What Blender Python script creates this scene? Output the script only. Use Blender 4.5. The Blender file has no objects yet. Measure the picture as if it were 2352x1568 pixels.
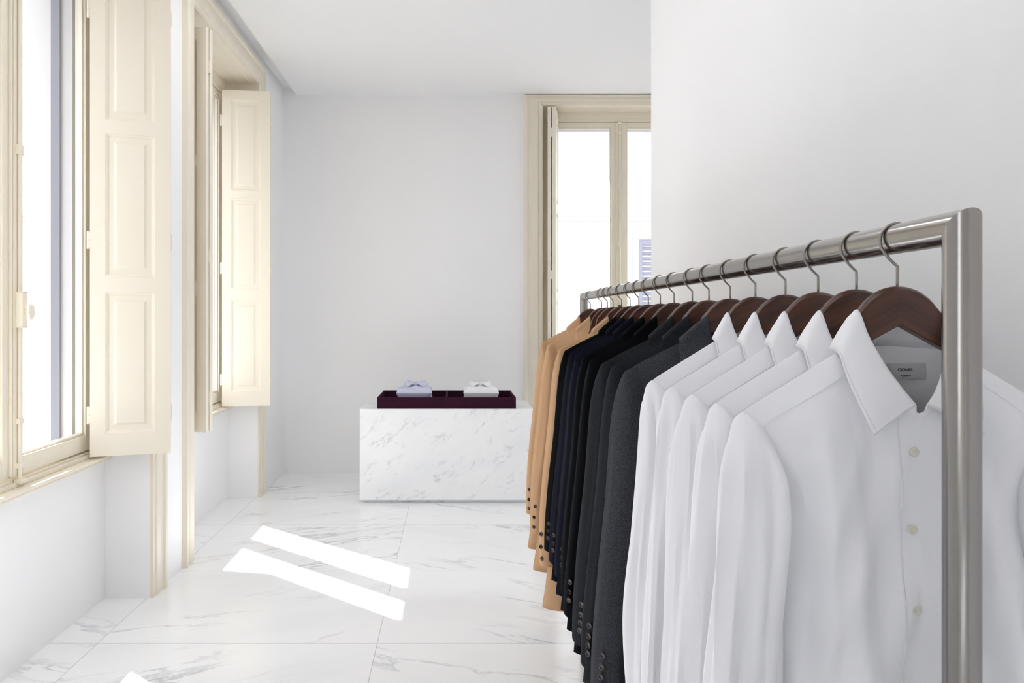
import bpy, bmesh, math, random
from mathutils import Vector, Matrix, noise
C = bpy.context.scene.collection
scn = bpy.context.scene

# ---------------------------------------------------------------- camera, sky, sun, exposure
F_PX, VPX, HY, EYE = 1740.0, 1040.0, 725.0, 1.5
cam_d = bpy.data.cameras.new('camera'); cam = bpy.data.objects.new('camera', cam_d); C.objects.link(cam)
cam.location = (0, 0, EYE); cam.rotation_euler = (math.pi/2, 0, 0)
cam_d.sensor_width = 36.0; cam_d.lens = 36.0*F_PX/2352
cam_d.shift_x = (1176-VPX)/2352; cam_d.shift_y = -(784-HY)/2352
cam_d.clip_start = 0.05; cam_d.clip_end = 300
scn.camera = cam

world = bpy.data.worlds.new('daylight'); scn.world = world; world.use_nodes = True
wn = world.node_tree; wn.nodes.clear()
wo = wn.nodes.new('ShaderNodeOutputWorld'); wb = wn.nodes.new('ShaderNodeBackground')
wr = wn.nodes.new('ShaderNodeValToRGB'); wc = wn.nodes.new('ShaderNodeTexCoord'); ws = wn.nodes.new('ShaderNodeSeparateXYZ')
wn.links.new(wc.outputs['Generated'], ws.inputs[0]); wn.links.new(ws.outputs['Z'], wr.inputs[0])
wr.color_ramp.elements[0].color = (0.90, 0.935, 1.0, 1); wr.color_ramp.elements[0].position = 0.0
wr.color_ramp.elements[1].color = (0.50, 0.54, 0.60, 1); wr.color_ramp.elements[1].position = 1.0
wn.links.new(wr.outputs[0], wb.inputs[0]); wb.inputs[1].default_value = 2.0
wn.links.new(wb.outputs[0], wo.inputs[0])

sun_d = bpy.data.lights.new('sun', 'SUN'); sun = bpy.data.objects.new('sun', sun_d); C.objects.link(sun)
sun_d.energy = 9.0; sun_d.angle = math.radians(0.55); sun_d.color = (0.985, 0.99, 1.0)
sun.location = (-6, 9, 9)
sun.rotation_euler = Vector((1.0, -0.84, -1.708)).to_track_quat('-Z', 'Y').to_euler()

scn.view_settings.view_transform = 'Standard'; scn.view_settings.look = 'None'
scn.view_settings.gamma = 1; scn.view_settings.use_curve_mapping = False
scn.view_settings.exposure = 1.31
cy = scn.cycles
cy.use_denoising = True
cy.max_bounces = 12; cy.diffuse_bounces = 8; cy.glossy_bounces = 4; cy.transmission_bounces = 4; cy.transparent_max_bounces = 12
cy.caustics_reflective = False; cy.caustics_refractive = False; cy.sample_clamp_indirect = 8

# ---------------------------------------------------------------- helpers
def srgb(r, g, b):
    f = lambda c: (c/255/12.92) if c/255 <= 0.04045 else ((c/255+0.055)/1.055)**2.4
    return (f(r), f(g), f(b), 1)

def mat(name, col, rough=0.6, metal=0.0, spec=0.5, noise_amt=0.0, noise_scale=20, bump=0.0, bump_scale=200, sheen=0.0):
    m = bpy.data.materials.new(name); m.use_nodes = True
    nt = m.node_tree; b = nt.nodes['Principled BSDF']
    b.inputs['Base Color'].default_value = col
    b.inputs['Roughness'].default_value = rough; b.inputs['Metallic'].default_value = metal
    b.inputs['Specular IOR Level'].default_value = spec
    if sheen: b.inputs['Sheen Weight'].default_value = sheen
    tc = nt.nodes.new('ShaderNodeTexCoord')
    if noise_amt:
        n = nt.nodes.new('ShaderNodeTexNoise'); n.inputs['Scale'].default_value = noise_scale; n.inputs['Detail'].default_value = 4
        nt.links.new(tc.outputs['Object'], n.inputs['Vector'])
        r = nt.nodes.new('ShaderNodeValToRGB')
        r.color_ramp.elements[0].position = 0.3; r.color_ramp.elements[1].position = 0.7
        lo = tuple(c*(1-noise_amt) for c in col[:3])+(1,); hi = tuple(min(1, c*(1+noise_amt)) for c in col[:3])+(1,)
        r.color_ramp.elements[0].color = lo; r.color_ramp.elements[1].color = hi
        nt.links.new(n.outputs['Fac'], r.inputs[0]); nt.links.new(r.outputs[0], b.inputs['Base Color'])
    if bump:
        n2 = nt.nodes.new('ShaderNodeTexNoise'); n2.inputs['Scale'].default_value = bump_scale; n2.inputs['Detail'].default_value = 3
        nt.links.new(tc.outputs['Object'], n2.inputs['Vector'])
        bp = nt.nodes.new('ShaderNodeBump'); bp.inputs['Strength'].default_value = bump; bp.inputs['Distance'].default_value = 0.002
        nt.links.new(n2.outputs['Fac'], bp.inputs['Height']); nt.links.new(bp.outputs[0], b.inputs['Normal'])
    return m

def marble(name, kind):
    """white marble; kind 'floor' has jointed mirrored slabs, 'block' has short diagonal flecks"""
    m = bpy.data.materials.new(name); m.use_nodes = True
    nt = m.node_tree; L = nt.links; N = nt.nodes; b = N['Principled BSDF']
    def math_(op, a, c=None, clamp=False):
        n = N.new('ShaderNodeMath'); n.operation = op; n.use_clamp = clamp
        for i, v in enumerate((a, c)):
            if v is None: continue
            if isinstance(v, (int, float)): n.inputs[i].default_value = v
            else: L.new(v, n.inputs[i])
        return n.outputs[0]
    tc = N.new('ShaderNodeTexCoord'); sp = N.new('ShaderNodeSeparateXYZ'); L.new(tc.outputs['Object'], sp.inputs[0])
    x, y, z = sp.outputs
    if kind == 'floor':
        W, H, X0, Y0 = 1.281, 0.99, -0.346, 3.47
        ax = math_('DIVIDE', math_('SUBTRACT', x, X0), W); ay = math_('DIVIDE', math_('SUBTRACT', y, Y0), H)
        px = math_('PINGPONG', math_('SUBTRACT', x, X0), W)
        row = math_('FLOOR', ay); colm = math_('FLOOR', ax)
        v = N.new('ShaderNodeCombineXYZ')
        # long streaks: along rotated axis
        ca, sa = math.cos(math.radians(24)), math.sin(math.radians(24))
        u_ = math_('ADD', math_('MULTIPLY', px, -ca), math_('MULTIPLY', y, sa))
        w_ = math_('ADD', math_('MULTIPLY', px, sa), math_('MULTIPLY', y, ca))
        L.new(math_('MULTIPLY', u_, 0.42), v.inputs[0]); L.new(math_('MULTIPLY', w_, 1.75), v.inputs[1])
        L.new(math_('ADD', math_('MULTIPLY', row, 3.7), math_('MULTIPLY', colm, 0.35)), v.inputs[2])
        vec = v.outputs[0]; sc1, w1 = 2.4, 34.0
        fx = math_('MULTIPLY', math_('ABSOLUTE', math_('SUBTRACT', math_('FRACT', math_('ADD', ax, 0.5)), 0.5)), W)
        fy = math_('MULTIPLY', math_('ABSOLUTE', math_('SUBTRACT', math_('FRACT', math_('ADD', ay, 0.5)), 0.5)), H)
        jl = math_('LESS_THAN', math_('MINIMUM', fx, fy), 0.0019)
    else:
        v = N.new('ShaderNodeCombineXYZ')
        hx = math_('ADD', x, math_('MULTIPLY', y, 0.8))
        ca, sa = math.cos(math.radians(38)), math.sin(math.radians(38))
        L.new(math_('MULTIPLY', math_('ADD', math_('MULTIPLY', hx, ca), math_('MULTIPLY', z, sa)), 1.1), v.inputs[0])
        L.new(math_('MULTIPLY', math_('SUBTRACT', math_('MULTIPLY', z, ca), math_('MULTIPLY', hx, sa)), 2.3), v.inputs[1])
        L.new(math_('MULTIPLY', y, 1.2), v.inputs[2])
        vec = v.outputs[0]; sc1, w1 = 4.6, 30.0; jl = None
    wp = N.new('ShaderNodeTexNoise'); wp.inputs['Scale'].default_value = 2.0; wp.inputs['Detail'].default_value = 3
    L.new(vec, wp.inputs['Vector'])
    mx = N.new('ShaderNodeVectorMath'); mx.operation = 'MULTIPLY_ADD'
    L.new(wp.outputs['Color'], mx.inputs[0]); mx.inputs[1].default_value = (0.45,)*3; L.new(vec, mx.inputs[2])
    n1 = N.new('ShaderNodeTexNoise'); n1.inputs['Scale'].default_value = sc1; n1.inputs['Detail'].default_value = 7; n1.inputs['Roughness'].default_value = 0.62
    L.new(mx.outputs[0], n1.inputs['Vector'])
    ridge = math_('SUBTRACT', 1.0, math_('MULTIPLY', math_('ABSOLUTE', math_('SUBTRACT', n1.outputs['Fac'], 0.5)), w1), True)
    n2 = N.new('ShaderNodeTexNoise'); n2.inputs['Scale'].default_value = 2.3 if kind == 'floor' else 4.5; n2.inputs['Detail'].default_value = 4
    L.new(vec, n2.inputs['Vector'])
    gate = math_('MULTIPLY', math_('SUBTRACT', n2.outputs['Fac'], 0.5), 5.0, True)
    vein = math_('MULTIPLY', ridge, gate)
    n3 = N.new('ShaderNodeTexNoise'); n3.inputs['Scale'].default_value = 1.3; n3.inputs['Detail'].default_value = 5
    L.new(mx.outputs[0], n3.inputs['Vector'])
    cloud = math_('MULTIPLY', math_('SUBTRACT', n3.outputs['Fac'], 0.45), 2.2, True)
    base = N.new('ShaderNodeMixRGB'); base.inputs[1].default_value = srgb(246, 247, 248); base.inputs[2].default_value = srgb(230, 233, 237)
    L.new(math_('MULTIPLY', cloud, 0.8 if kind == 'floor' else 1.0), base.inputs[0])
    m2 = N.new('ShaderNodeMixRGB'); m2.inputs[2].default_value = srgb(150, 155, 166)
    L.new(base.outputs[0], m2.inputs[1]); L.new(math_('MULTIPLY', vein, 0.68 if kind == 'floor' else 0.55), m2.inputs[0])
    out = m2.outputs[0]
    if jl is not None:
        m3 = N.new('ShaderNodeMixRGB'); m3.inputs[2].default_value = srgb(188, 190, 193)
        L.new(out, m3.inputs[1]); L.new(math_('MULTIPLY', jl, 0.75), m3.inputs[0]); out = m3.outputs[0]
    L.new(out, b.inputs['Base Color'])
    b.inputs['Roughness'].default_value = 0.11 if kind == 'floor' else 0.3
    b.inputs['Specular IOR Level'].default_value = 0.5
    return m

def wood_mat():
    m = bpy.data.materials.new('walnut'); m.use_nodes = True
    nt = m.node_tree; L = nt.links; N = nt.nodes; b = N['Principled BSDF']
    tc = N.new('ShaderNodeTexCoord'); mp = N.new('ShaderNodeMapping')
    sp = N.new('ShaderNodeSeparateXYZ'); L.new(tc.outputs['Object'], sp.inputs[0])
    ab = N.new('ShaderNodeMath'); ab.operation = 'ABSOLUTE'; L.new(sp.outputs[0], ab.inputs[0])
    cb = N.new('ShaderNodeCombineXYZ'); L.new(ab.outputs[0], cb.inputs[0]); L.new(sp.outputs[1], cb.inputs[1]); L.new(sp.outputs[2], cb.inputs[2])
    m0 = N.new('ShaderNodeMapping'); m0.inputs['Rotation'].default_value = (0, math.radians(-30), 0); L.new(cb.outputs[0], m0.inputs[0]); L.new(m0.outputs[0], mp.inputs[0]); mp.inputs['Scale'].default_value = (6, 40, 60)
    oi = N.new('ShaderNodeObjectInfo'); ml = N.new('ShaderNodeMath'); ml.operation = 'MULTIPLY'; ml.inputs[1].default_value = 40
    L.new(oi.outputs['Random'], ml.inputs[0]); L.new(ml.outputs[0], mp.inputs['Location'])
    n = N.new('ShaderNodeTexNoise'); n.inputs['Scale'].default_value = 1.0; n.inputs['Detail'].default_value = 5; n.inputs['Roughness'].default_value = 0.65
    L.new(mp.outputs[0], n.inputs['Vector'])
    r = N.new('ShaderNodeValToRGB'); r.color_ramp.elements[0].position = 0.3; r.color_ramp.elements[1].position = 0.72
    r.color_ramp.elements[0].color = srgb(48, 27, 20); r.color_ramp.elements[1].color = srgb(96, 58, 42)
    L.new(n.outputs['Fac'], r.inputs[0]); L.new(r.outputs[0], b.inputs['Base Color'])
    b.inputs['Roughness'].default_value = 0.36
    return m

def steel_mat():
    m = bpy.data.materials.new('brushed_steel'); m.use_nodes = True
    nt = m.node_tree; L = nt.links; N = nt.nodes; b = N['Principled BSDF']
    b.inputs['Metallic'].default_value = 1.0; b.inputs['Base Color'].default_value = srgb(160, 156, 152)
    tc = N.new('ShaderNodeTexCoord'); n = N.new('ShaderNodeTexNoise'); n.inputs['Scale'].default_value = 14; n.inputs['Detail'].default_value = 5
    L.new(tc.outputs['Object'], n.inputs['Vector'])
    mr = N.new('ShaderNodeMapRange'); mr.inputs[3].default_value = 0.19; mr.inputs[4].default_value = 0.20
    L.new(n.outputs['Fac'], mr.inputs[0]); L.new(mr.outputs[0], b.inputs['Roughness'])
    return m

def glass_mat():
    m = bpy.data.materials.new('window_glass'); m.use_nodes = True
    nt = m.node_tree; N = nt.nodes; N.clear(); L = nt.links
    o = N.new('ShaderNodeOutputMaterial'); t = N.new('ShaderNodeBsdfTransparent'); g = N.new('ShaderNodeBsdfGlossy')
    g.inputs['Roughness'].default_value = 0.02; t.inputs[0].default_value = (0.97, 0.97, 0.98, 1)
    lw = N.new('ShaderNodeLayerWeight'); lw.inputs[0].default_value = 0.5
    pw = N.new('ShaderNodeMath'); pw.operation = 'POWER'; pw.inputs[1].default_value = 5.0; L.new(lw.outputs['Facing'], pw.inputs[0])
    ad = N.new('ShaderNodeMath'); ad.operation = 'MULTIPLY_ADD'; ad.inputs[1].default_value = 0.5; ad.inputs[2].default_value = 0.03; L.new(pw.outputs[0], ad.inputs[0])
    mx = N.new('ShaderNodeMixShader'); L.new(ad.outputs[0], mx.inputs[0]); L.new(t.outputs[0], mx.inputs[1]); L.new(g.outputs[0], mx.inputs[2])
    L.new(mx.outputs[0], o.inputs[0]); return m

def wool_mat(name, dark, light, scale=900, rough=0.95, sheen=0.0):
    m = bpy.data.materials.new(name); m.use_nodes = True
    nt = m.node_tree; L = nt.links; N = nt.nodes; b = N['Principled BSDF']
    tc = N.new('ShaderNodeTexCoord'); n = N.new('ShaderNodeTexNoise'); n.inputs['Scale'].default_value = scale; n.inputs['Detail'].default_value = 2
    L.new(tc.outputs['Object'], n.inputs['Vector'])
    r = N.new('ShaderNodeValToRGB'); r.color_ramp.elements[0].position = 0.35; r.color_ramp.elements[1].position = 0.68
    r.color_ramp.elements[0].color = dark; r.color_ramp.elements[1].color = light
    L.new(n.outputs['Fac'], r.inputs[0]); L.new(r.outputs[0], b.inputs['Base Color'])
    b.inputs['Roughness'].default_value = rough; b.inputs['Sheen Weight'].default_value = sheen; b.inputs['Specular IOR Level'].default_value = 0.08
    return m

M = {
 'wall': mat('wall_paint', (0.875, 0.875, 0.88, 1), 0.7, spec=0.3),
 'ceil': mat('ceiling_paint', (0.89, 0.89, 0.892, 1), 0.8, spec=0.2),
 'cream': mat('cream_paint', srgb(232, 225, 209), 0.38, spec=0.45),
 'floor': marble('floor_marble', 'floor'),
 'block': marble('block_marble', 'block'),
 'steel': steel_mat(),
 'wire': mat('hook_wire', srgb(150, 146, 140), 0.28, metal=1.0),
 'wood': wood_mat(),
 'glass': glass_mat(),
 'cotton': mat('white_cotton', (0.86, 0.86, 0.885, 1), 0.85, spec=0.2, bump=0.12, bump_scale=1400, sheen=0.15),
 'stitch': mat('white_thread', (0.8, 0.8, 0.82, 1), 0.9, spec=0.1),
 'shirtbtn': mat('ivory_button', srgb(222, 220, 206), 0.3),
 'label': mat('grey_label', srgb(206, 206, 208), 0.8),
 'ink': mat('dark_ink', srgb(52, 50, 54), 0.7),
 'camel': wool_mat('camel_wool', srgb(186, 148, 113), srgb(206, 170, 134), 1500),
 'black': wool_mat('black_wool', srgb(5, 6, 8), srgb(12, 13, 17), 800),
 'navy': wool_mat('navy_wool', srgb(11, 13, 22), srgb(22, 24, 38), 800),
 'char': wool_mat('charcoal_wool', srgb(30, 31, 34), srgb(82, 84, 90), 950),
 'chard': wool_mat('dark_grey_wool', srgb(20, 21, 24), srgb(52, 54, 59), 950),
 'horn': mat('horn_button', srgb(38, 30, 26), 0.25),
 'plum': mat('plum_velvet', srgb(50, 13, 36), 0.8, spec=0.15, noise_amt=0.12, noise_scale=6, sheen=0.0),
 'lilac': mat('lilac_cotton', srgb(206, 208, 232), 0.85, spec=0.2, bump=0.1, bump_scale=900),
 'facade': mat('facade_render', srgb(226, 224, 220), 0.9, noise_amt=0.03, noise_scale=0.6),
 'shade': mat('facade_shutter', srgb(140, 140, 150), 0.7),
 'dpane': mat('facade_pane', srgb(160, 162, 172), 0.2),
 'guide': mat('grey_guide', srgb(132, 133, 142), 0.6),
 'stone': mat('reveal_stone', srgb(205, 204, 202), 0.85),
 'street': mat('street_paving', srgb(150, 148, 145), 0.9, noise_amt=0.1, noise_scale=2),
 'bronze': mat('bronze_fitting', srgb(92, 74, 50), 0.4, metal=0.6),
}

class MB:
    def __init__(s): s.v = []; s.f = []
    def add(s, vs, fs):
        o = len(s.v); s.v += [tuple(p) for p in vs]; s.f += [tuple(i+o for i in f) for f in fs]
    def box(s, x0, x1, y0, y1, z0, z1):
        s.add([(x0,y0,z0),(x1,y0,z0),(x1,y1,z0),(x0,y1,z0),(x0,y0,z1),(x1,y0,z1),(x1,y1,z1),(x0,y1,z1)],
              [(0,3,2,1),(4,5,6,7),(0,1,5,4),(1,2,6,5),(2,3,7,6),(3,0,4,7)])
    def cyl(s, p, axis, r, h, n=20, r2=None):
        a = Vector(axis).normalized(); t = Vector((0,0,1)) if abs(a.z) < .9 else Vector((1,0,0))
        u = a.cross(t).normalized(); w = a.cross(u); p = Vector(p); r2 = r if r2 is None else r2
        vs = [p+(u*math.cos(2*math.pi*i/n)+w*math.sin(2*math.pi*i/n))*r for i in range(n)]
        vs += [p+a*h+(u*math.cos(2*math.pi*i/n)+w*math.sin(2*math.pi*i/n))*r2 for i in range(n)]
        s.add(vs, [(i,(i+1)%n,(i+1)%n+n,i+n) for i in range(n)]+[tuple(range(n-1,-1,-1)), tuple(range(n,2*n))])
    def lathe(s, p, axis, prof, n=24):
        a = Vector(axis).normalized(); t = Vector((0,0,1)) if abs(a.z) < .9 else Vector((1,0,0))
        u = a.cross(t).normalized(); w = a.cross(u); p = Vector(p); vs = []
        for (r, h) in prof: vs += [p+a*h+(u*math.cos(2*math.pi*i/n)+w*math.sin(2*math.pi*i/n))*max(r,1e-5) for i in range(n)]
        fs = [(j*n+i, j*n+(i+1)%n, (j+1)*n+(i+1)%n, (j+1)*n+i) for j in range(len(prof)-1) for i in range(n)]
        s.add(vs, fs+[tuple(range(n-1,-1,-1)), tuple(range((len(prof)-1)*n, len(prof)*n))])
    def tube(s, pts, r, n=8, cap=True):
        pts = [Vector(p) for p in pts]; m = len(pts); rs = r if isinstance(r, list) else [r]*m
        up = None; vs = []
        for i, p in enumerate(pts):
            t = (pts[min(i+1,m-1)]-pts[max(i-1,0)]).normalized()
            if up is None:
                up = Vector((0,0,1)) if abs(t.z) < .9 else Vector((1,0,0))
            up = (up-t*up.dot(t)).normalized(); sd = t.cross(up)
            vs += [p+(up*math.cos(2*math.pi*k/n)+sd*math.sin(2*math.pi*k/n))*rs[i] for k in range(n)]
        fs = [(j*n+i, j*n+(i+1)%n, (j+1)*n+(i+1)%n, (j+1)*n+i) for j in range(m-1) for i in range(n)]
        if cap: fs += [tuple(range(n-1,-1,-1)), tuple(range((m-1)*n, m*n))]
        s.add(vs, fs)
    def grid(s, rows, closed=False):
        n = len(rows[0]); vs = [p for r in rows for p in r]; fs = []
        for j in range(len(rows)-1):
            for i in range(n if closed else n-1):
                fs.append((j*n+i, j*n+(i+1)%n, (j+1)*n+(i+1)%n, (j+1)*n+i))
        s.add(vs, fs)
    def build(s, name, material, parent=None, smooth=False, bevel=0.0, auto=None, solid=0.0):
        me = bpy.data.meshes.new(name); me.from_pydata(s.v, [], s.f); me.update()
        bm = bmesh.new(); bm.from_mesh(me); bmesh.ops.recalc_face_normals(bm, faces=bm.faces); bm.to_mesh(me); bm.free()
        me.materials.append(material)
        o = bpy.data.objects.new(name, me); C.objects.link(o)
        if parent is not None: o.parent = parent
        if smooth or auto is not None:
            for p in me.polygons: p.use_smooth = True
            if auto is not None:
                bm = bmesh.new(); bm.from_mesh(me)
                for e in bm.edges:
                    if len(e.link_faces) == 2 and e.calc_face_angle(0) > math.radians(auto): e.smooth = False
                bm.to_mesh(me); bm.free()
        if bevel:
            b = o.modifiers.new('bevel', 'BEVEL'); b.width = bevel; b.segments = 2; b.limit_method = 'ANGLE'; b.angle_limit = math.radians(40)
        if solid:
            b = o.modifiers.new('thickness', 'SOLIDIFY'); b.thickness = solid; b.offset = 0
        return o

def tag(o, label=None, cat=None, group=None, kind=None):
    if label: o['label'] = label
    if cat: o['category'] = cat
    if group: o['group'] = group
    if kind: o['kind'] = kind
    return o
def empty(name, loc=(0,0,0), rz=0):
    o = bpy.data.objects.new(name, None); C.objects.link(o); o.location = loc; o.rotation_euler = (0,0,rz)
    o.empty_display_size = 0.1; return o

def catmull(P, n):
    P = [Vector(p) for p in P]; out = []
    m = len(P)-1
    for k in range(n+1):
        t = k/n*m; i = min(int(t), m-1); f = t-i
        p0, p1, p2, p3 = P[max(i-1,0)], P[i], P[i+1], P[min(i+2,m)]
        out.append(0.5*((2*p1)+(p2-p0)*f+(2*p0-5*p1+4*p2-p3)*f*f+(3*p1-p0-3*p2+p3)*f**3))
    return out
def lerp(a, b, t): return a+(b-a)*t
def interp(tab, x):
    if x <= tab[0][0]: return tab[0][1]
    for (a, va), (b, vb) in zip(tab, tab[1:]):
        if x <= b:
            t = (x-a)/(b-a); t = t*t*(3-2*t); return lerp(va, vb, t)
    return tab[-1][1]

# ---------------------------------------------------------------- room
XL, XN, XO = -1.61, -1.85, -2.19         # inner face, niche face, outer face of the window wall
YB = 7.23                                # back wall
ZC = 3.606                               # dropped ceiling
XP = 1.0; YP = 3.82                      # divider wall beside the clothes rail
XR = 4.2; YF = -4.0
WC = [5.46, 3.24, -1.75]           # centres of the left-wall windows; the last is unseen, added for light
HW = 0.79                                # half opening
def S(o): o['kind'] = 'structure'; return o

mb = MB(); mb.box(XO, XR+.34, YF, YB+0.34, -0.1, 0.0); S(mb.build('floor', M['floor']))
mb = MB()
edges = [YF-0.3]
for c in sorted(WC): edges += [c-HW, c+HW]
edges.append(YB+0.58)
for a, b in zip(edges[0::2], edges[1::2]): mb.box(XO, XL, a, b, -0.1, 3.95)
for c in WC:
    mb.box(XO, XN, c-HW, c+HW, -0.1, 0.755)
    mb.box(XO, XL, c-HW, c+HW, 3.42, 3.95)
S(mb.build('wall_left', M['wall']))
B3, HW3, ZT3 = 1.645, 0.80, 3.52
mb = MB()
mb.box(XL, B3-HW3, YB, YB+0.58, -0.1, 3.95); mb.box(B3+HW3, XR+0.58, YB, YB+0.58, -0.1, 3.95)
mb.box(B3-HW3, B3+HW3, YB+0.24, YB+0.58, -0.1, 0.755); mb.box(B3-HW3, B3+HW3, YB, YB+0.58, ZT3, 3.95)
S(mb.build('wall_back', M['wall']))
YR = (5.5, 3.1)                          # unseen windows added in the right wall to brighten the back
mb = MB()
for a, b in ((YF-0.3, YR[1]-HW), (YR[1]+HW, YR[0]-HW), (YR[0]+HW, YB)): mb.box(XR, XR+0.58, a, b, -0.1, 3.95)
for c in YR: mb.box(XR+.24, XR+0.58, c-HW, c+HW, -0.1, 0.755); mb.box(XR, XR+0.58, c-HW, c+HW, 3.42, 3.95)
S(mb.build('wall_right', M['wall']))
mb = MB(); mb.box(XL, XR, YF-0.3, YF, -0.1, 3.95); S(mb.build('wall_front', M['wall']))
mb = MB(); mb.box(XP, XP+0.16, YF, YP, 0, ZC+0.01); S(mb.build('wall_divider', M['wall']))
mb = MB(); mb.box(-1.495, XR, YF, YB, ZC, ZC+0.035); mb.box(XO, XR+0.58, YF-0.3, YB+0.58, 3.675, 3.95); S(mb.build('ceiling', M['ceil']))

# ---------------------------------------------------------------- windows
def casing(name, rotz, loc, hw, ztop, tw, parent=None):
    """stepped architrave on the wall face plus wooden lining of the recess"""
    prof = [(0,0.0),(0,.016),(.028,.016),(.034,.024),(.088,.024),(.096,.016),(.126,.018),(.136,.032),(.164,.032),(.17,.0)]
    mb = MB(); rows = []
    k = tw/0.17
    for (w, t) in prof:
        rows.append([(-hw-w, -t, 0), (-hw-w, -t, ztop+w*k), (hw+w, -t, ztop+w*k), (hw+w, -t, 0)])
    mb.grid(rows)
    for j in (0, 3): pass
    # end faces at the floor
    for sg in (-1, 1):
        mb.add([(sg*(hw+w), -t, 0) for w, t in prof], [tuple(range(len(prof)))])
    e = 0.012
    for sg in (-1, 1):
        a, b = sorted((sg*hw, sg*(hw-e))); mb.box(a, b, -.012, .25, .785, ztop)
    mb.box(-hw, hw, -.012, .25, ztop-e, ztop)
    for y in (.05, .13, .20): mb.box(-hw+e, hw-e, y, y+.006, ztop-e-.004, ztop-e)
    o = mb.build(name, M['cream'], auto=25); o.location = loc; o.rotation_euler = (0,0,rotz)
    return S(o)

def make_window(name, rotz, loc, hw, zhead, zglass, zs_top, detail=True, fit='cream'):
    root = empty(name, loc, rotz); S(root)
    # sill board with rounded nose
    mb = MB(); mb.box(-hw+.002, hw-.002, .195, .33, .752, .770)
    mb.box(-hw+.002, hw-.002, .205, .33, .735, .752)
    mb.build('window_sill', M['cream'], root, bevel=.006)
    # fixed frame
    mb = MB()
    fi = .71
    for sg in (-1, 1):
        a, b = sorted((sg*hw, sg*fi)); mb.box(a, b, .262, .345, .77, zhead)
        a, b = sorted((sg*hw, sg*(fi+.03))); mb.box(a, b, .250, .262, .77, zhead)
    mb.box(-fi, fi, .262, .345, zs_top, zhead); mb.box(-fi-.03, fi+.03, .250, .262, zs_top+.03, zhead)
    mb.box(-fi, fi, .262, .345, .77, .80); mb.box(-fi, fi, .245, .262, .77, .79)
    # masonry side of the frame closes to the outer reveal
    mb.build('window_frame', M['cream'], root, bevel=.003)
    # stone outer reveal
    mb = MB()
    for sg in (-1, 1):
        a, b = sorted((sg*hw, sg*.65)); mb.box(a, b, .345, .58, .70, zhead)
    mb.box(-.65, .65, .345, .62, .70, .80); mb.box(-.65, .65, .345, .58, zglass+.04, zhead)
    mb.build('outer_reveal', M['stone'], root)
    mb = MB()
    for sg in (-1, 1):
        a, b = sorted((sg*.65, sg*.632)); mb.box(a, b, .40, .445, .80, zglass+.04)
    mb.build('shutter_guide', M['guide'], root)
    # casements
    for sg in (-1, 1):
        mb = MB(); g0, g1 = .088, .63; o0, o1 = .004, fi-.004
        zb, zt = .808, zs_top-.004; gz0, gz1 = .90, zglass
        def bx(x0, x1, y0, y1, z0, z1):
            a, b = sorted((sg*x0, sg*x1)); mb.box(a, b, y0, y1, z0, z1)
        bx(o0, g0-.012, .272, .325, zb, zt); bx(g1+.012, o1, .272, .325, zb, zt)
        bx(g0-.012, g1+.012, .272, .325, zb, gz0-.012); bx(g0-.012, g1+.012, .272, .325, gz1+.012, zt)
        # glazing bead
        bx(g0-.012, g0, .284, .32, gz0-.012, gz1+.012); bx(g1, g1+.012, .284, .32, gz0-.012, gz1+.012)
        bx(g0, g1, .284, .32, gz0-.012, gz0); bx(g0, g1, .284, .32, gz1, gz1+.012)
        # lower weather drip on the bottom rail
        sash = mb.build('casement', M['cream'], root, bevel=.0025)
        mb = MB(); mb.box(min(sg*g0, sg*g1), max(sg*g0, sg*g1), .306, .311, gz0, gz1)
        mb.build('glass_pane', M['glass'], sash)
        if detail:
            for hz in (.96, 1.86, zglass-.25):
                mb = MB(); mb.cyl((sg*(fi+.002), .262, hz), (0,0,1), .007, .09, 12)
                mb.lathe((sg*(fi+.002), .262, hz+.09), (0,0,1), [(.005,0),(.008,.004),(.006,.009),(.003,.014)], 10)
                mb.build('hinge', M['cream'], sash, auto=35)
    # meeting cover strip
    mb = MB(); mb.box(-.034, .022, .258, .272, .815, zs_top-.01); mb.box(-.024, .012, .252, .258, .815, zs_top-.01)
    mb.build('cover_strip', M['cream'], root, bevel=.003)
    cr = MB(); cr.tube([(0.004, .244, .80), (0.004, .244, zs_top+.01)], .0085, 14)
    for z in (.86, 1.05, 2.2, 2.22, zs_top-.12, zs_top-.02):
        cr.box(-.012, .020, .236, .256, z-.011, z+.011)
    cr.box(-.018, .026, .226, .258, .785, .802); 
    bolt = cr.build('espagnolette_bolt', M['cream'], root, auto=35, bevel=.0015)
    mb = MB(); mb.box(-.014, .022, .222, .258, 1.452, 1.60); mb.box(-.016, .024, .220, .258, 1.448, 1.452); mb.box(-.016, .024, .220, .258, 1.60, 1.604)
    mb.build('lock_case', M[fit], bolt, bevel=.004)
    mb = MB(); mb.lathe((.004, .222, 1.517), (0,-1,0), [(.012,0),(.012,.004),(.007,.007),(.0055,.012),(.007,.018),(.018,.022),(.031,.024),(.034,.027),(.031,.031),(.012,.0335),(0,.034)], 28)
    mb.v = [(.004+(vx-.004)*.62, vy, vz) for vx, vy, vz in mb.v]
    mb.build('knob', M[fit], bolt, smooth=True)
    return root

RW = math.pi/2
for i, c in enumerate(WC[:2]):
    make_window('window_%d' % (2-i), RW, (XL, c, 0), HW, 3.42, 3.24, 3.31)
    casing('trim_%d' % (2-i), RW, (XL, c, 0), HW, 3.42, .17)
make_window('window_3', 0, (B3, YB, 0), HW3, ZT3, 3.353, 3.42, True, 'bronze')
casing('trim_3', 0, (B3, YB, 0), HW3, ZT3, .082)
for i, c in enumerate(WC[2:]):  # unseen window added behind the camera to even out the light
    make_window('window_%d' % (4+i), RW, (XL, c, 0), HW, 3.42, 3.24, 3.31, False)
    casing('trim_%d' % (4+i), RW, (XL, c, 0), HW, 3.42, .17)

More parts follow.
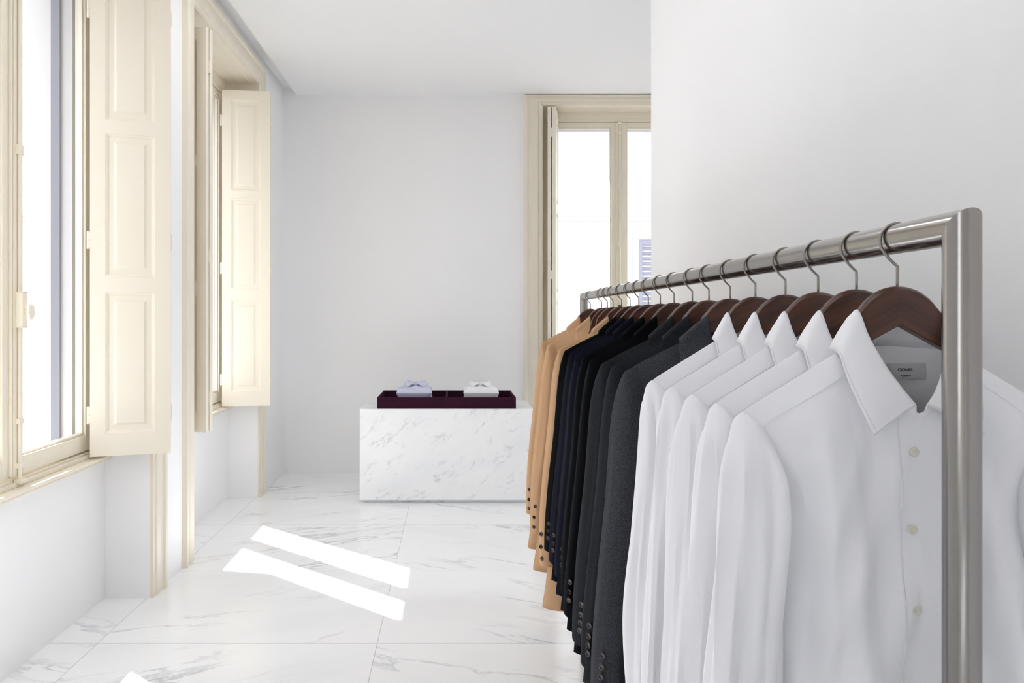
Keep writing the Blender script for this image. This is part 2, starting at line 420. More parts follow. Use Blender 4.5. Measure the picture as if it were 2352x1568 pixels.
for k, c in enumerate(YR): make_window('window_%d' % (5+k), -RW, (XR, c, 0), HW, 3.42, 3.24, 3.31, False); casing('trim_%d' % (5+k), -RW, (XR, c, 0), HW, 3.42, .17)  # added openings for extra daylight, hidden by the divider
# ---------------------------------------------------------------- folding shutters
def leaf_mesh(W, z0, z1, T, panels, st0, st1):
    """panelled leaf in local x 0..W, y 0..T"""
    mb = MB()
    def face(yf, sgn):
        def q(x0, x1, a, b): mb.add([(x0,yf,a),(x1,yf,a),(x1,yf,b),(x0,yf,b)], [(0,1,2,3)])
        q(0, st0, z0, z1); q(W-st1, W, z0, z1)
        zz = z0
        for (a, b) in panels: q(st0, W-st1, zz, a); zz = b
        q(st0, W-st1, zz, z1)
        for (a, b) in panels:
            rings = [(0, 0), (.003, .004), (.010, .006), (.013, .011), (.018, .012), (.040, .011), (.052, .004), (.053, .004)]
            prev = None; vs = []; fs = []
            for (ins, dp) in rings:
                y = yf+sgn*dp
                vs += [(st0+ins,y,a+ins),(W-st1-ins,y,a+ins),(W-st1-ins,y,b-ins),(st0+ins,y,b-ins)]
            for k in range(len(rings)-1):
                for i in range(4): fs.append((k*4+i, k*4+(i+1)%4, (k+1)*4+(i+1)%4, (k+1)*4+i))
            fs.append(tuple(range(len(vs)-4, len(vs))))
            mb.add(vs, fs)
    face(0, 1); face(T, -1)
    mb.add([(0,0,z0),(W,0,z0),(W,T,z0),(0,T,z0),(0,0,z1),(W,0,z1),(W,T,z1),(0,T,z1)], [(0,3,2,1),(4,5,6,7),(1,2,6,5),(3,0,4,7)])
    return mb

def shutter(wloc, wrot, sg, p0, p1, off, W2, z0, z1, label, panels, group):
    """p0 hinge, p1 free edge in window local coordinates; sg side; second leaf folded toward the reveal"""
    R_ = Matrix.Rotation(wrot, 4, 'Z')
    base = Vector(wloc)+R_ @ Vector((p0[0], p0[1], 0))
    d = Vector((p1[0]-p0[0], p1[1]-p0[1], 0)); W = d.length
    ang = wrot+math.atan2(d.y, d.x)
    root = empty('folding_shutter', (base.x, base.y, 0), ang); tag(root, label, 'shutter', group)
    T = .034
    def put(mb, nm, dx, dy, W_):
        o = mb.build(nm, M['cream'], root, bevel=.0012); o.location = (dx, dy, 0); return o
    nside = sg  # the reveal lies on this side of the leaf line in window coordinates
    # in the local frame x runs from hinge to free edge (toward the room); reveal side is +y when sg>0
    a = put(leaf_mesh(W, z0, z1, T, panels, .072, .078), 'leaf', 0, 0 if sg < 0 else -T, W)
    dy2 = (T+.008) if sg < 0 else -(T+.008)-T
    if sg < 0: dy2 = -(T+.008)
    else: dy2 = .008
    b = put(leaf_mesh(W2, z0, z1, T, panels, .06, .06), 'leaf', W-W2-.004, dy2, W2)
    ym = -.004 if sg < 0 else .004
    for hz in (z0+.17, z0+1.06, z1-.28):
        mb = MB(); mb.cyl((W-.001, ym, hz), (0,0,1), .006, .08, 12); mb.box(W-.03, W-.001, ym-.004, ym+.004, hz, hz+.08)
        mb.build('hinge', M['cream'], root, auto=35)
        yo = T/2 if sg < 0 else -T/2
        mb = MB(); mb.cyl((-.010, yo, hz-.005), (0,0,1), .007, .09, 12); mb.box(-.012, .002, yo-.004, yo+.004, hz+.002, hz+.036); mb.box(-.012, .002, yo-.004, yo+.004, hz+.044, hz+.078)
        mb.build('hinge', M['cream'], root, auto=35)
    return root

pan = [(.895, 1.625), (1.71, 2.435), (2.50, 3.225)]
G = 'cream folding shutters beside the windows'
shutter((XL, WC[1], 0), RW, 1, (.627, .238), (.75, -.126), .04, .34, .785, 3.30, 'large cream panelled shutter at the left, nearest the camera, folded open beside the near window', [(.90,1.62),(1.70,2.43),(2.50,3.22)], G)
shutter((XL, WC[0], 0), RW, 1, (.605, .232), (.652, -.142), .04, .34, .780, 3.30, 'cream three-panel shutter folded open at the far side of the middle window', pan, G)
shutter((XL, WC[0], 0), RW, -1, (-.645, .238), (-.705, -.085), .04, .30, .775, 3.30, 'shaded cream shutter seen almost edge-on behind the near casing of the middle window', pan, G)
shutter((B3, YB, 0), 0, -1, (-.635, .238), (-.715, -.13), .04, .34, .785, 3.46, 'narrow cream shutter folded edge-on at the left of the back wall window', [(.90,1.65),(1.72,2.5),(2.57,3.37)], G)

# ---------------------------------------------------------------- invented fill lights shaped as recessed fittings, out of view in the ceiling
M['fill_glow'] = mat('fill_light_diffuser', (0.9, 0.9, 0.9, 1), 0.5)
bs = M['fill_glow'].node_tree.nodes['Principled BSDF']; bs.inputs['Emission Color'].default_value = (1, 1, 1, 1); bs.inputs['Emission Strength'].default_value = 2.0
for k, (lx, ly) in enumerate(((-.9, 4.3), (-.1, 4.3), (-.9, 2.6), (-.1, 2.6), (-.9, .9), (-.1, .9))):
    r = empty('fill_light', (lx, ly, ZC)); tag(r, 'added round white fill light, unseen in the ceiling above the aisle', 'fill light', 'added fill lights above the aisle')
    mb = MB(); mb.lathe((0, 0, 0), (0, 0, -1), [(.17, 0), (.17, .006), (.155, .010), (.150, .006), (.150, 0)], 32); mb.build('bezel', M['ceil'], r, auto=30)
    mb = MB(); mb.cyl((0, 0, -.004), (0, 0, 1), .149, .003, 32); mb.build('diffuser', M['fill_glow'], r)
    ld = bpy.data.lights.new('fill_lamp', 'AREA'); ld.shape = 'DISK'; ld.size = .28; ld.energy = 1.25; ld.color = (1.0, 0.99, 0.985)
    lo_ = bpy.data.objects.new('fill_lamp', ld); C.objects.link(lo_); lo_.parent = r; lo_.location = (0, 0, -.012)

# ---------------------------------------------------------------- clothes rail
RN = Vector((0.565, 0.841)); RF = Vector((0.6295, 3.64)); ZRN, ZRF = 1.5985, 1.592
def rail_xy(y): t = (y-RN.y)/(RF.y-RN.y); return RN.x+(RF.x-RN.x)*t
def rail_z(y): return lerp(ZRN, ZRF, (y-RN.y)/(RF.y-RN.y))
RR = .019
rack = empty('clothes_rack', (RN.x, RN.y, 0)); tag(rack, 'brushed steel tube clothes rack with mitred corners holding the hung garments', 'clothes rack')
def mitre(a, b, m0, m1, n=48):
    """tube a->b; end rings lie in planes through a,b with normals m0,m1"""
    a, b = Vector(a), Vector(b); d = (b-a).normalized(); u = d.cross(Vector((0,0,1)) if abs(d.z) < .9 else Vector((1,0,0))).normalized(); w = d.cross(u)
    mb = MB(); rows = []
    for (p, mn) in ((a, m0), (b, m1)):
        r = []
        for i in range(n):
            q = p+(u*math.cos(2*math.pi*i/n)+w*math.sin(2*math.pi*i/n))*RR
            k = (p-q).dot(mn)/d.dot(mn); r.append(q+d*k)
        rows.append(r)
    mb.grid(rows, True); mb.add(rows[0], [tuple(range(n))]); mb.add(rows[1], [tuple(range(n))]); return mb
o3 = Vector((RN.x, RN.y, 0))
A1 = Vector((RN.x, RN.y, ZRN))-o3; A2 = Vector((RF.x, RF.y, ZRF))-o3; A3 = Vector((RF.x, RF.y, .02))-o3; A0 = Vector((RN.x, RN.y, .02))-o3
dr = (A2-A1).normalized(); up = Vector((0,0,1))
n1 = (dr+up).normalized(); n2 = (dr-up).normalized()
mitre(A1, A2, n1, n2).build('top_rail', M['steel'], rack, auto=30)
mitre(A0, A1, n2, n1).build('post', M['steel'], rack, auto=30)
mitre(A3, A2, n1, n2).build('post', M['steel'], rack, auto=30)
mitre(A0, A3, n2, n1).build('bottom_rail', M['steel'], rack, auto=30)

# ---------------------------------------------------------------- hangers (origin on the rail centre line)
def hanger_body():
    up_ = [(0,-.061),(.012,-.0625),(.026,-.0675),(.040,-.078),(.050,-.090),(.059,-.101),(.066,-.123),(.0715,-.152),(.080,-.177),(.10,-.192),(.125,-.198),(.148,-.214),(.156,-.222)]
    lo_ = [(0,-.110),(.010,-.1155),(.03,-.1265),(.05,-.1375),(.06,-.143),(.066,-.151),(.076,-.180),(.10,-.200),(.115,-.208),(.13,-.216),(.148,-.226),(.156,-.230)]
    U = catmull([Vector((a,0,b)) for a,b in up_], 44); D = catmull([Vector((a,0,b)) for a,b in lo_], 44)
    mb = MB(); rows = []
    cols = []
    for s in (-1, 1):
        pass
    seq = [(-1, k) for k in range(44, 0, -1)]+[(1, k) for k in range(0, 45)]
    for (s, k) in seq:
        u, d = U[k], D[k]; x = s*u.x; t = .0075
        e = min(.004, (u.z-d.z)*.25); xd = s*d.x
        cols.append([(x,-t+.004,u.z),(x,-t,u.z-e),(xd,-t,d.z+e*.3),(xd,-t+.001,d.z),(xd,t-.001,d.z),(xd,t,d.z+e*.3),(x,t,u.z-e),(x,t-.004,u.z),(x,0,u.z+.0008)])
    mb.grid(cols, True); n = 9
    mb.add(cols[0], [tuple(range(n))]); mb.add(cols[-1], [tuple(range(n))])
    return mb
def hanger_hook():
    R = .0222; cz = -.0025
    pts = []
    for a in range(38, 216, 7): th = math.radians(a); pts.append((R*math.cos(th), 0, cz+R*math.sin(th)))
    th = math.radians(216)
    px, pz = R*math.cos(th), cz+R*math.sin(th)
    for t in (.25, .5, .75): pts.append((lerp(px, -.0015, t), 0, lerp(pz, -.0335, t)-.0015*math.sin(t*math.pi)))
    pts += [(-.0004,0,-.0352), (0,0,-.038), (0,0,-.05), (0,0,-.068)]
    mb = MB(); mb.tube(pts, .0019, 12); mb.lathe((0,0,-.0625), (0,0,1), [(.0042,0),(.0042,.0015),(.0019,.0022)], 14)
    return mb
proto_h = empty('wooden_hanger')
hb = hanger_body().build('shoulder_bar', M['wood'], proto_h, auto=40)
hk = hanger_hook().build('hook', M['wire'], proto_h, smooth=True)
used = [False]
def put_hanger(y, label):
    if not used[0]: o = proto_h; used[0] = True
    else:
        o = proto_h.copy(); C.objects.link(o)
        for ch in (hb, hk):
            c = ch.copy(); C.objects.link(c); c.parent = o
    x = rail_xy(y); o.location = (x, y, rail_z(y)); o.rotation_euler = (0, 0, 0)
    tag(o, label, 'hanger', 'walnut hangers on the clothes rack')
    return o

# ---------------------------------------------------------------- garments
def shirt_spec():
    return dict(kind='shirt', xn=.073, zn=1.452, zt=1.378, yt=-.046, yb=.05, slope=.615, xs=.2, hem=.68,
      w=[(0,.200),(.05,.180),(.11,.158),(.25,.160),(.5,.19),(.7,.20)], tf=.046, tb=.040,
      outer=[(-.199,1.3745),(-.2095,1.3650),(-.2145,1.347),(-.2180,1.325),(-.221,1.295),(-.227,1.22),(-.236,1.10),(-.244,.95),(-.249,.80),(-.249,.70)],
      inner=[(-.181,1.366),(-.172,1.353),(-.163,1.336),(-.155,1.314),(-.150,1.285),(-.150,1.22),(-.160,1.10),(-.172,.95),(-.182,.80),(-.185,.70)],
      dp=[.004,.016,.026,.034,.040,.046,.046,.045,.042,.036])
def jacket_spec(coat=False):
    hem, sl = (.45, .615) if coat else (.60, .712)
    return dict(kind='jacket', xn=.088, zn=1.449, zt=1.30, yt=-.05, yb=.05, slope=.50, xs=.220, hem=hem,
      w=[(0,.222),(.08,.205),(.16,.182),(.35,.185),(.60,.235),(.82,.268),(1.0,.287)], tf=.054, tb=.046,
      outer=[(-.150,1.405),(-.198,1.3905),(-.2220,1.3820),(-.230,1.362),(-.238,1.325),(-.249,1.25),(-.262,1.10),(-.278,.95),(-.291,.80),(-.294,sl)],
      inner=[(-.130,1.35),(-.150,1.31),(-.162,1.28),(-.170,1.26),(-.178,1.23),(-.184,1.17),(-.196,1.05),(-.212,.93),(-.226,.79),(-.230,sl)],
      dp=[.002,.006,.020,.036,.047,.056,.057,.054,.050,.046])

def garment(name, y, mat_, spec, seed, label, cat, group, offs=0.0, detail=1.0):
    K = spec; shirt = K['kind'] == 'shirt'; zr = rail_z(y); xr = rail_xy(y)
    root = empty(name, (xr, y, zr)); tag(root, label, cat, group); boost = 2.8 if (shirt and seed == 1) else 1.0
    rnd = random.Random(seed); sv = Vector((seed*3.17, seed*1.71, seed*.93))
    Z = lambda z: z-1.595
    xn, zn, zt, xs, hem = K['xn'], K['zn'], K['zt'], K['xs'], K['hem']
    Lb = zn-hem
    def top(x0, front):
        ax = abs(x0)
        if ax >= xn:
            z = zn-K['slope']*(ax-xn)
            k = max(0, ax-(xs-.02))/.02; z -= .002*k*k
            return z, 0.0
        t = ax/xn
        if front: return zt+(zn-zt)*t**1.35, K['yt']*(1-t**2)
        return zn+.004*(1-t*t), K['yb']*(1-t**2.2)
    def pt(u, s, front):
        x0 = u*xs; z0, y0 = top(x0, front); hm = hem
        if not shirt: hm = hem+.055*max(0, 1-abs(u)*2.4)**1.5 if front else hem
        sm = z0-hm; s = min(s, sm); z = z0-s
        w = interp(K['w'], s+.0); depth = zn-z
        wd = (xs-xn)*K['slope'] if shirt else .04; w = interp(K['w'], depth-wd) if depth > wd else K['w'][0][1]
        x = u*w
        t0 = (K['tf'] if front else K['tb'])
        g = max(0.0, 1-abs(u)**3.2)**.6
        h = 1-math.exp(-s/.055)
        n = noise.noise(Vector((x*15, z*1.6, 0))+sv)
        n2 = noise.noise(Vector((x*34, z*2.6, 4))+sv)
        n3 = noise.noise(Vector(((abs(x)-.06)*20+z*8, z*3.0-x*6, 9))+sv)
        amp = (.020 if shirt else .009)*(1-math.exp(-s/.22))
        fold = amp*n+amp*.32*n2+(.011 if shirt else .002)*n3*h
        yy = t0*g*(.92+.14*min(1, s/.5))
        if front:
            yv = lerp(y0, -yy, h)-fold*boost*(.25+.75*g)*h
            if x > 0 and False: pass
            if shirt and abs(x0) > xn*.95: yv += .0022*min(1, max(0, (s-.0285-.002*(abs(x0)-.08)/.12)/.004))
            yv = min(yv, .001)
        else:
            yv = max(lerp(y0, yy, h)+fold*g*h, -.001)
        # gathered side: sleeve head pushes the cloth
        return Vector((x+offs*0, yv, Z(z)))
    NU, NV = int(72*detail), int(84*detail)
    mb = MB()
    for front in (True, False):
        rows = []
        for j in range(NV+1):
            v = (j/NV)**1.7; row = []
            for i in range(NU+1):
                u = -1+2*i/NU; x0 = u*xs; z0, _ = top(x0, front)
                hm = hem
                if not shirt and front: hm = hem+.055*max(0, 1-abs(u)*2.4)**1.5
                row.append(pt(u, (z0-hm)*v, front))
            rows.append(row)
        mb.grid(rows)
    body = mb.build('body', mat_, root, smooth=True, solid=.0014 if shirt else .0025)
    # seams
    sm = MB()
    def ridge(fn, n, r=.0006, off=.0004):
        pts = [fn(k/n) for k in range(n+1)]
        sm.tube([p+Vector((0,-off,0)) for p in pts], r, 6)
    for s_ in (-1, 1):
        if shirt:
            ridge(lambda t: pt(s_*lerp(.40, .93, t), .028+.002*t, True), 26)
        else:
            ridge(lambda t: pt(s_*(.5+.06*math.sin(t*3)), .12+t*.55, True), 30, .0008)
    if shirt:
        ridge(lambda t: pt(-.12-.005*t, .012+t*.68, True), 70, .0013, .001)
    else:
        ridge(lambda t: pt(-.06+.02*t, .19+t*.42, True), 40, .0015, .001)
    sm.build('seam', M['stitch'] if shirt else mat_, body, smooth=True)
    # collar
    if shirt:
        fold = [(0,.055,1.503),(-.030,.048,1.500),(-.050,.022,1.494),(-.0565,-.0125,1.503),(-.049,-.024,1.470),(-.036,-.036,1.436),(-.020,-.046,1.407),(-.006,-.050,1.388)]
        outer = [(0,.066,1.455),(-.045,.060,1.453),(-.072,.028,1.453),(-.0790,-.0105,1.4485),(-.0795,-.024,1.430),(-.077,-.040,1.404),(-.071,-.056,1.376),(-.063,-.064,1.354)]
        base = [(0,.050,1.458),(-.036,.045,1.457),(-.060,.020,1.455),(-.066,-.002,1.444),(-.056,-.020,1.424),(-.040,-.034,1.402),(-.022,-.042,1.384),(-.004,-.046,1.372)]
    else:
        fold = [(0,.055,1.497),(-.030,.050,1.497),(-.047,.022,1.488),(-.0510,-.0125,1.496),(-.050,-.024,1.462),(-.044,-.040,1.41),(-.030,-.058,1.30),(-.010,-.070,1.13)]
        outer = [(0,.072,1.447),(-.05,.068,1.447),(-.092,.040,1.447),(-.108,-.0125,1.447),(-.112,-.024,1.420),(-.112,-.050,1.375),(-.100,-.068,1.30),(-.016,-.074,1.13)]
        base = [(0,.052,1.45),(-.036,.047,1.45),(-.048,.024,1.45),(-.052,.0,1.446),(-.054,-.022,1.425),(-.050,-.04,1.38),(-.040,-.055,1.29),(-.014,-.066,1.13)]
    NC = 40
    for s_ in (-1, 1):
        def tr(P, jit=0):
            return [Vector((-s_*p.x, p.y, Z(p.z))) for p in catmull(P, NC)]
        f_, o_, b_ = tr(fold), tr(outer), tr(base)
        rows = []
        for k in range(NC+1):
            r = [b_[k].lerp(f_[k], t) for t in (0, .25, .5, .75)]
            nrm = (o_[k]-f_[k])
            bul = Vector((-.0 if k < 3 else s_*.001, 0 if k > 8 else .002, .001))
            # rounded fold
            r += [f_[k]+Vector((0,0,-.0012)), f_[k]+Vector((s_*.0006,0,.0004))]
            for t in (.06, .2, .4, .6, .8, 1.0): r.append(f_[k].lerp(o_[k], t)+bul*math.sin(math.pi*t)+Vector((s_*.0016,-.0008,0)))
            rows.append(r)
        cm = MB(); cm.grid(rows)
        nm = 'collar'
        co = cm.build(nm, mat_, root, smooth=True, solid=.0018 if shirt else .0032)
        if shirt:
            st = MB()
            pts = [rows[k][-1].lerp(rows[k][-2], .35)+Vector((s_*.0008,-.0012,0)) for k in range(6, NC+1)]
            st.tube(pts, .0006, 5); st.tube([rows[NC][i].lerp(rows[NC-1][i], .9)+Vector((0,-.0014,0)) for i in range(5, len(rows[0]))], .0006, 5)
            st.build('stitching', M['stitch'], co, smooth=True)
    # sleeves
    NS, NA = int(60*detail), 40
    v3 = lambda P_: catmull([Vector((a, 0, b)) for a, b in P_], NS)
    OUT, INN = v3(K['outer']), v3(K['inner']); dp = [v.x for v in catmull([Vector((a,0,0)) for a in K['dp']], NS)]
    for s_ in (-1, 1):
        rows = []; sway = rnd.uniform(-.006, .006)
        for k in range(NS+1):
            q = k/NS; row = []; c = (OUT[k]+INN[k])/2; nx = (OUT[k]-INN[k])/2; c.y = -.020*min(1, q*1.5); thk = nx.length
            for a in range(NA):
                ph = 2*math.pi*a/NA; ca, sa = math.cos(ph), math.sin(ph)
                e = lerp(1.5, .85, min(1, q/.33))
                ex = math.copysign(abs(ca)**e, ca); ey = math.copysign(abs(sa)**e, sa)
                amp = (.018 if shirt else .006)*min(1, max(0, q-.13)*(3.2 if shirt else 2.2))*(1-.5*max(0, q-.8)/.2)
                nz = noise.noise(Vector((ca*1.8+s_*3, sa*1.8, c.z*2.2))+sv)+(.75 if shirt else .45)*noise.noise(Vector((ca*4+s_*3, sa*4, c.z*3.1))+sv)
                if not shirt and .35 < q < .6: amp += .003*math.sin((q-.35)/.25*math.pi)
                r = 1+amp*nz/.04
                p = c+nx*(ex*(1+(r-1)*.5 if q < .3 else r))+Vector((0,1,0))*(ey*dp[k]*r)
                row.append(Vector((-s_*p.x+sway*q, p.y, Z(p.z))))
            rows.append(row)
        sl = MB(); sl.grid(rows, True)
        cap0 = sum(rows[0], Vector())/NA
        o = len(sl.v); sl.add([cap0], []); sl.f += [(i, (i+1) % NA, o) for i in range(NA)]
        # turned-in cuff
        inner = [[lerp_v(p, sum(rows[-1], Vector())/NA, .06) for p in rows[-1]], [lerp_v(p, sum(rows[-1], Vector())/NA, .1)+Vector((0,0,.05)) for p in rows[-1]]]
        sl.grid([rows[-1]]+inner, True)
        slo = sl.build('sleeve', mat_, root, smooth=True)
        if not shirt:
            cc = sum(rows[-1], Vector())/NA
            for b_i in range(4):
                k = NS
                zz = Z(K['outer'][-1][1]+.048+.0158*b_i)
                k = min(range(NS+1), key=lambda q_: abs(rows[q_][0].z-zz))
                ctr = sum(rows[k], Vector())/NA
                # front outer quarter of the sleeve
                best = max(rows[k], key=lambda p: (p-ctr).dot(Vector((s_*.80, -.60, 0))))
                nrm = Vector((s_*.72, -.70, 0)).normalized()
                bt = MB(); bt.lathe(best+nrm*.0005, nrm, [(.0068,0),(.0074,.0015),(.0070,.003),(.0052,.0034),(.0048,.0026),(0,.0026)], 18)
                bt.build('button', M['horn'], slo, smooth=True)
    if shirt:
        for i, zb in enumerate((1.328, 1.232, 1.136, 1.040, .944, .848)):
            z0, _ = top(0, True); p = pt(-.035, z0-zb, True)
            bt = MB(); bt.lathe(p+Vector((0,-.0012,0)), (0,-1,0), [(.0052,0),(.0058,.0009),(.0054,.0019),(.0036,.0020),(.0032,.0014),(0,.0014)], 20)
            for dx in (-.0011, .0011):
                for dz in (-.0011, .0011): bt.cyl(p+Vector((dx,-.0024,dz)), (0,-1,0), .0003, .0004, 6)
            bt.build('button', M['shirtbtn'], root, smooth=True)
    return root, pt, Z
def lerp_v(a, b, t): return a+(b-a)*t

def px_y(px):     # depth of a hanger whose stem stands at pixel column px (measured once, then fixed metres)
    return F_PX/(1.833*(px-1080.0))

shirt_y = [px_y(v) for v in (2061, 1967, 1879, 1804, 1735)]
shirt_lab = ['white button-up shirt nearest the post of the clothes rack, its whole front visible',
  'white shirt hanging second from the near post, directly behind the frontmost shirt',
  'white shirt hanging third from the near post, middle of the five white shirts',
  'white shirt hanging fourth from the near post, between two other white shirts',
  'white shirt hanging right in front of the charcoal jackets, last of the white shirts']
for i, y in enumerate(shirt_y):
    root, pt, Z = garment('dress_shirt', y, M['cotton'], shirt_spec(), i+1, shirt_lab[i], 'shirt', 'white shirts on the clothes rack')
    if i == 0:
        # woven label inside the back yoke
        pu = lambda x_, z_: pt(x_/.19, 1.456-z_, False).y
        ya = min(pu(-.012, 1.436), pu(-.012, 1.413)); yc = min(pu(.051, 1.436), pu(.051, 1.413)); yc = min(yc, ya-.002)
        lb = MB(); wl = math.hypot(.063, yc-ya); lb.box(0, wl, -.0006, 0, -.010, .010)
        lo = lb.build('neck_label', M['label'], root, bevel=.0003)
        lo.location = (-.012, ya-.0035, Z(1.4245)); lo.rotation_euler = (0, 0, math.atan2(yc-ya, .063))
        lo['label'] = 'grey woven label with dark lettering inside the collar'
        for txt, sz, lx, lz in (('CJONES', .0050, .0315, -.0002), ('A. Japanese', .0027, .0350, -.0072)):
            cu = bpy.data.curves.new('lettering', 'FONT'); cu.body = txt; cu.size = sz; cu.align_x = 'LEFT'; cu.extrude = .0001; cu.offset = .00012
            to = bpy.data.objects.new('lettering', cu); C.objects.link(to)
            dg = bpy.context.evaluated_depsgraph_get(); me = bpy.data.meshes.new_from_object(to.evaluated_get(dg)); bpy.data.objects.remove(to)
            me.materials.clear(); me.materials.append(M['ink'])
            to = bpy.data.objects.new('lettering', me); C.objects.link(to); to.parent = lo
            to.rotation_euler = (math.pi/2, 0, 0); to.location = (lx, -.0008, lz)

char_y = [px_y(v) for v in (1677, 1628, 1590)]
for i, y in enumerate(char_y):
    lab = ['charcoal grey wool blazer, the lightest of the greys, next to the white shirts',
           'dark grey wool blazer hanging behind the charcoal one, middle of three grey blazers',
           'dark grey wool blazer hanging right in front of the black blazers'][i]
    garment('blazer', y, M['char'] if i == 0 else M['chard'], jacket_spec(), 11+i, lab, 'blazer', 'grey blazers on the clothes rack', detail=.8)
dark_y = [px_y(v) for v in (1548, 1516.5, 1489, 1467, 1447)]
dl = ['black wool blazer with its hem hanging lowest, right behind the grey blazers',
      'black blazer, second behind the grey blazers, four cuff buttons showing',
      'dark navy blazer in the middle of the five dark blazers',
      'navy blazer showing only a thin shoulder line between the darker blazers',
      'black blazer hanging right in front of the camel coats']
for i, y in enumerate(dark_y):
    garment('blazer', y, M['navy'] if i in (2, 3) else M['black'], jacket_spec(), 21+i, dl[i], 'blazer', 'black and navy blazers on the clothes rack', detail=.7)
camel_y = [px_y(v) for v in (1427, 1382, 1356)]
cl = ['camel wool coat nearest the black blazers, front most of the camel coats', 'middle camel wool coat of the three, between two others', 'camel wool coat at the far end of the clothes rack']
for i, y in enumerate(camel_y):
    garment('wool_coat', y, M['camel'], jacket_spec(True), 31+i, cl[i], 'coat', 'camel coats on the clothes rack', detail=.7)

hl = [(shirt_y[0], 'walnut hanger nearest the camera, holding the frontmost white shirt'), (shirt_y[1], 'walnut hanger holding the second white shirt from the near post'),
      (shirt_y[2], 'walnut hanger holding the middle white shirt'), (shirt_y[3], 'walnut hanger holding the fourth white shirt from the near post'),
      (shirt_y[4], 'walnut hanger holding the last white shirt, beside the charcoal blazer'),
      (char_y[0], 'walnut hanger holding the charcoal blazer next to the white shirts'), (char_y[1], 'walnut hanger holding the middle grey blazer'), (char_y[2], 'walnut hanger holding the grey blazer beside the black ones'),
      (dark_y[0], 'walnut hanger holding the first black blazer behind the greys'), (dark_y[1], 'walnut hanger holding the second black blazer behind the greys'), (dark_y[2], 'walnut hanger holding the middle dark blazer'),
      (dark_y[3], 'walnut hanger holding the thinly visible navy blazer'), (dark_y[4], 'walnut hanger holding the black blazer beside the camel coats'),
      (camel_y[0], 'walnut hanger holding the nearest camel coat'), (px_y(1408), 'empty walnut hanger right behind the nearest camel coat'), (px_y(1395), 'empty walnut hanger right in front of the middle camel coat'),
      (camel_y[1], 'walnut hanger holding the middle camel coat'), (camel_y[2], 'walnut hanger holding the farthest camel coat at the end of the rail')]
for y, lab in hl: put_hanger(y, lab)

# ---------------------------------------------------------------- marble display block, tray, folded shirts
TX0, TX1, TY0, TY1, TZ = -.745, .645, 6.06, 6.69, .754
blk = empty('display_plinth', ((TX0+TX1)/2, (TY0+TY1)/2, 0)); tag(blk, 'large rectangular white veined marble display block on the floor', 'display table')
mb = MB(); cx, cyy = (TX0+TX1)/2, (TY0+TY1)/2
mb.box(TX0-cx, TX1-cx, TY0-cyy, TY1-cyy, .026, TZ); mb.build('slab_body', M['block'], blk, bevel=.003)
mb = MB(); mb.box(TX0-cx+.025, TX1-cx-.025, TY0-cyy+.045, TY1-cyy-.03, 0, .026); mb.build('recessed_base', M['block'], blk)

tray = empty('display_tray', (-.05, 6.36, TZ)); tag(tray, 'dark plum velvet tray with two compartments on the marble block', 'tray')
mb = MB(); hx, hy, wt, hz = .557, .28, .012, .092
mb.box(-hx+wt, hx-wt, -hy+wt, hy-wt, 0, .03)
mb.box(-hx, hx, -hy, -hy+wt, 0, hz); mb.box(-hx, hx, hy-wt, hy, 0, hz)
mb.box(-hx, -hx+wt, -hy+wt, hy-wt, 0, hz); mb.box(hx-wt, hx, -hy+wt, hy-wt, 0, hz)
mb.build('tray_box', M['plum'], tray, bevel=.0015)
mb = MB(); mb.box(-.008, .008, -hy+wt, hy-wt, .03, hz-.002); mb.build('divider', M['plum'], tray, bevel=.001)

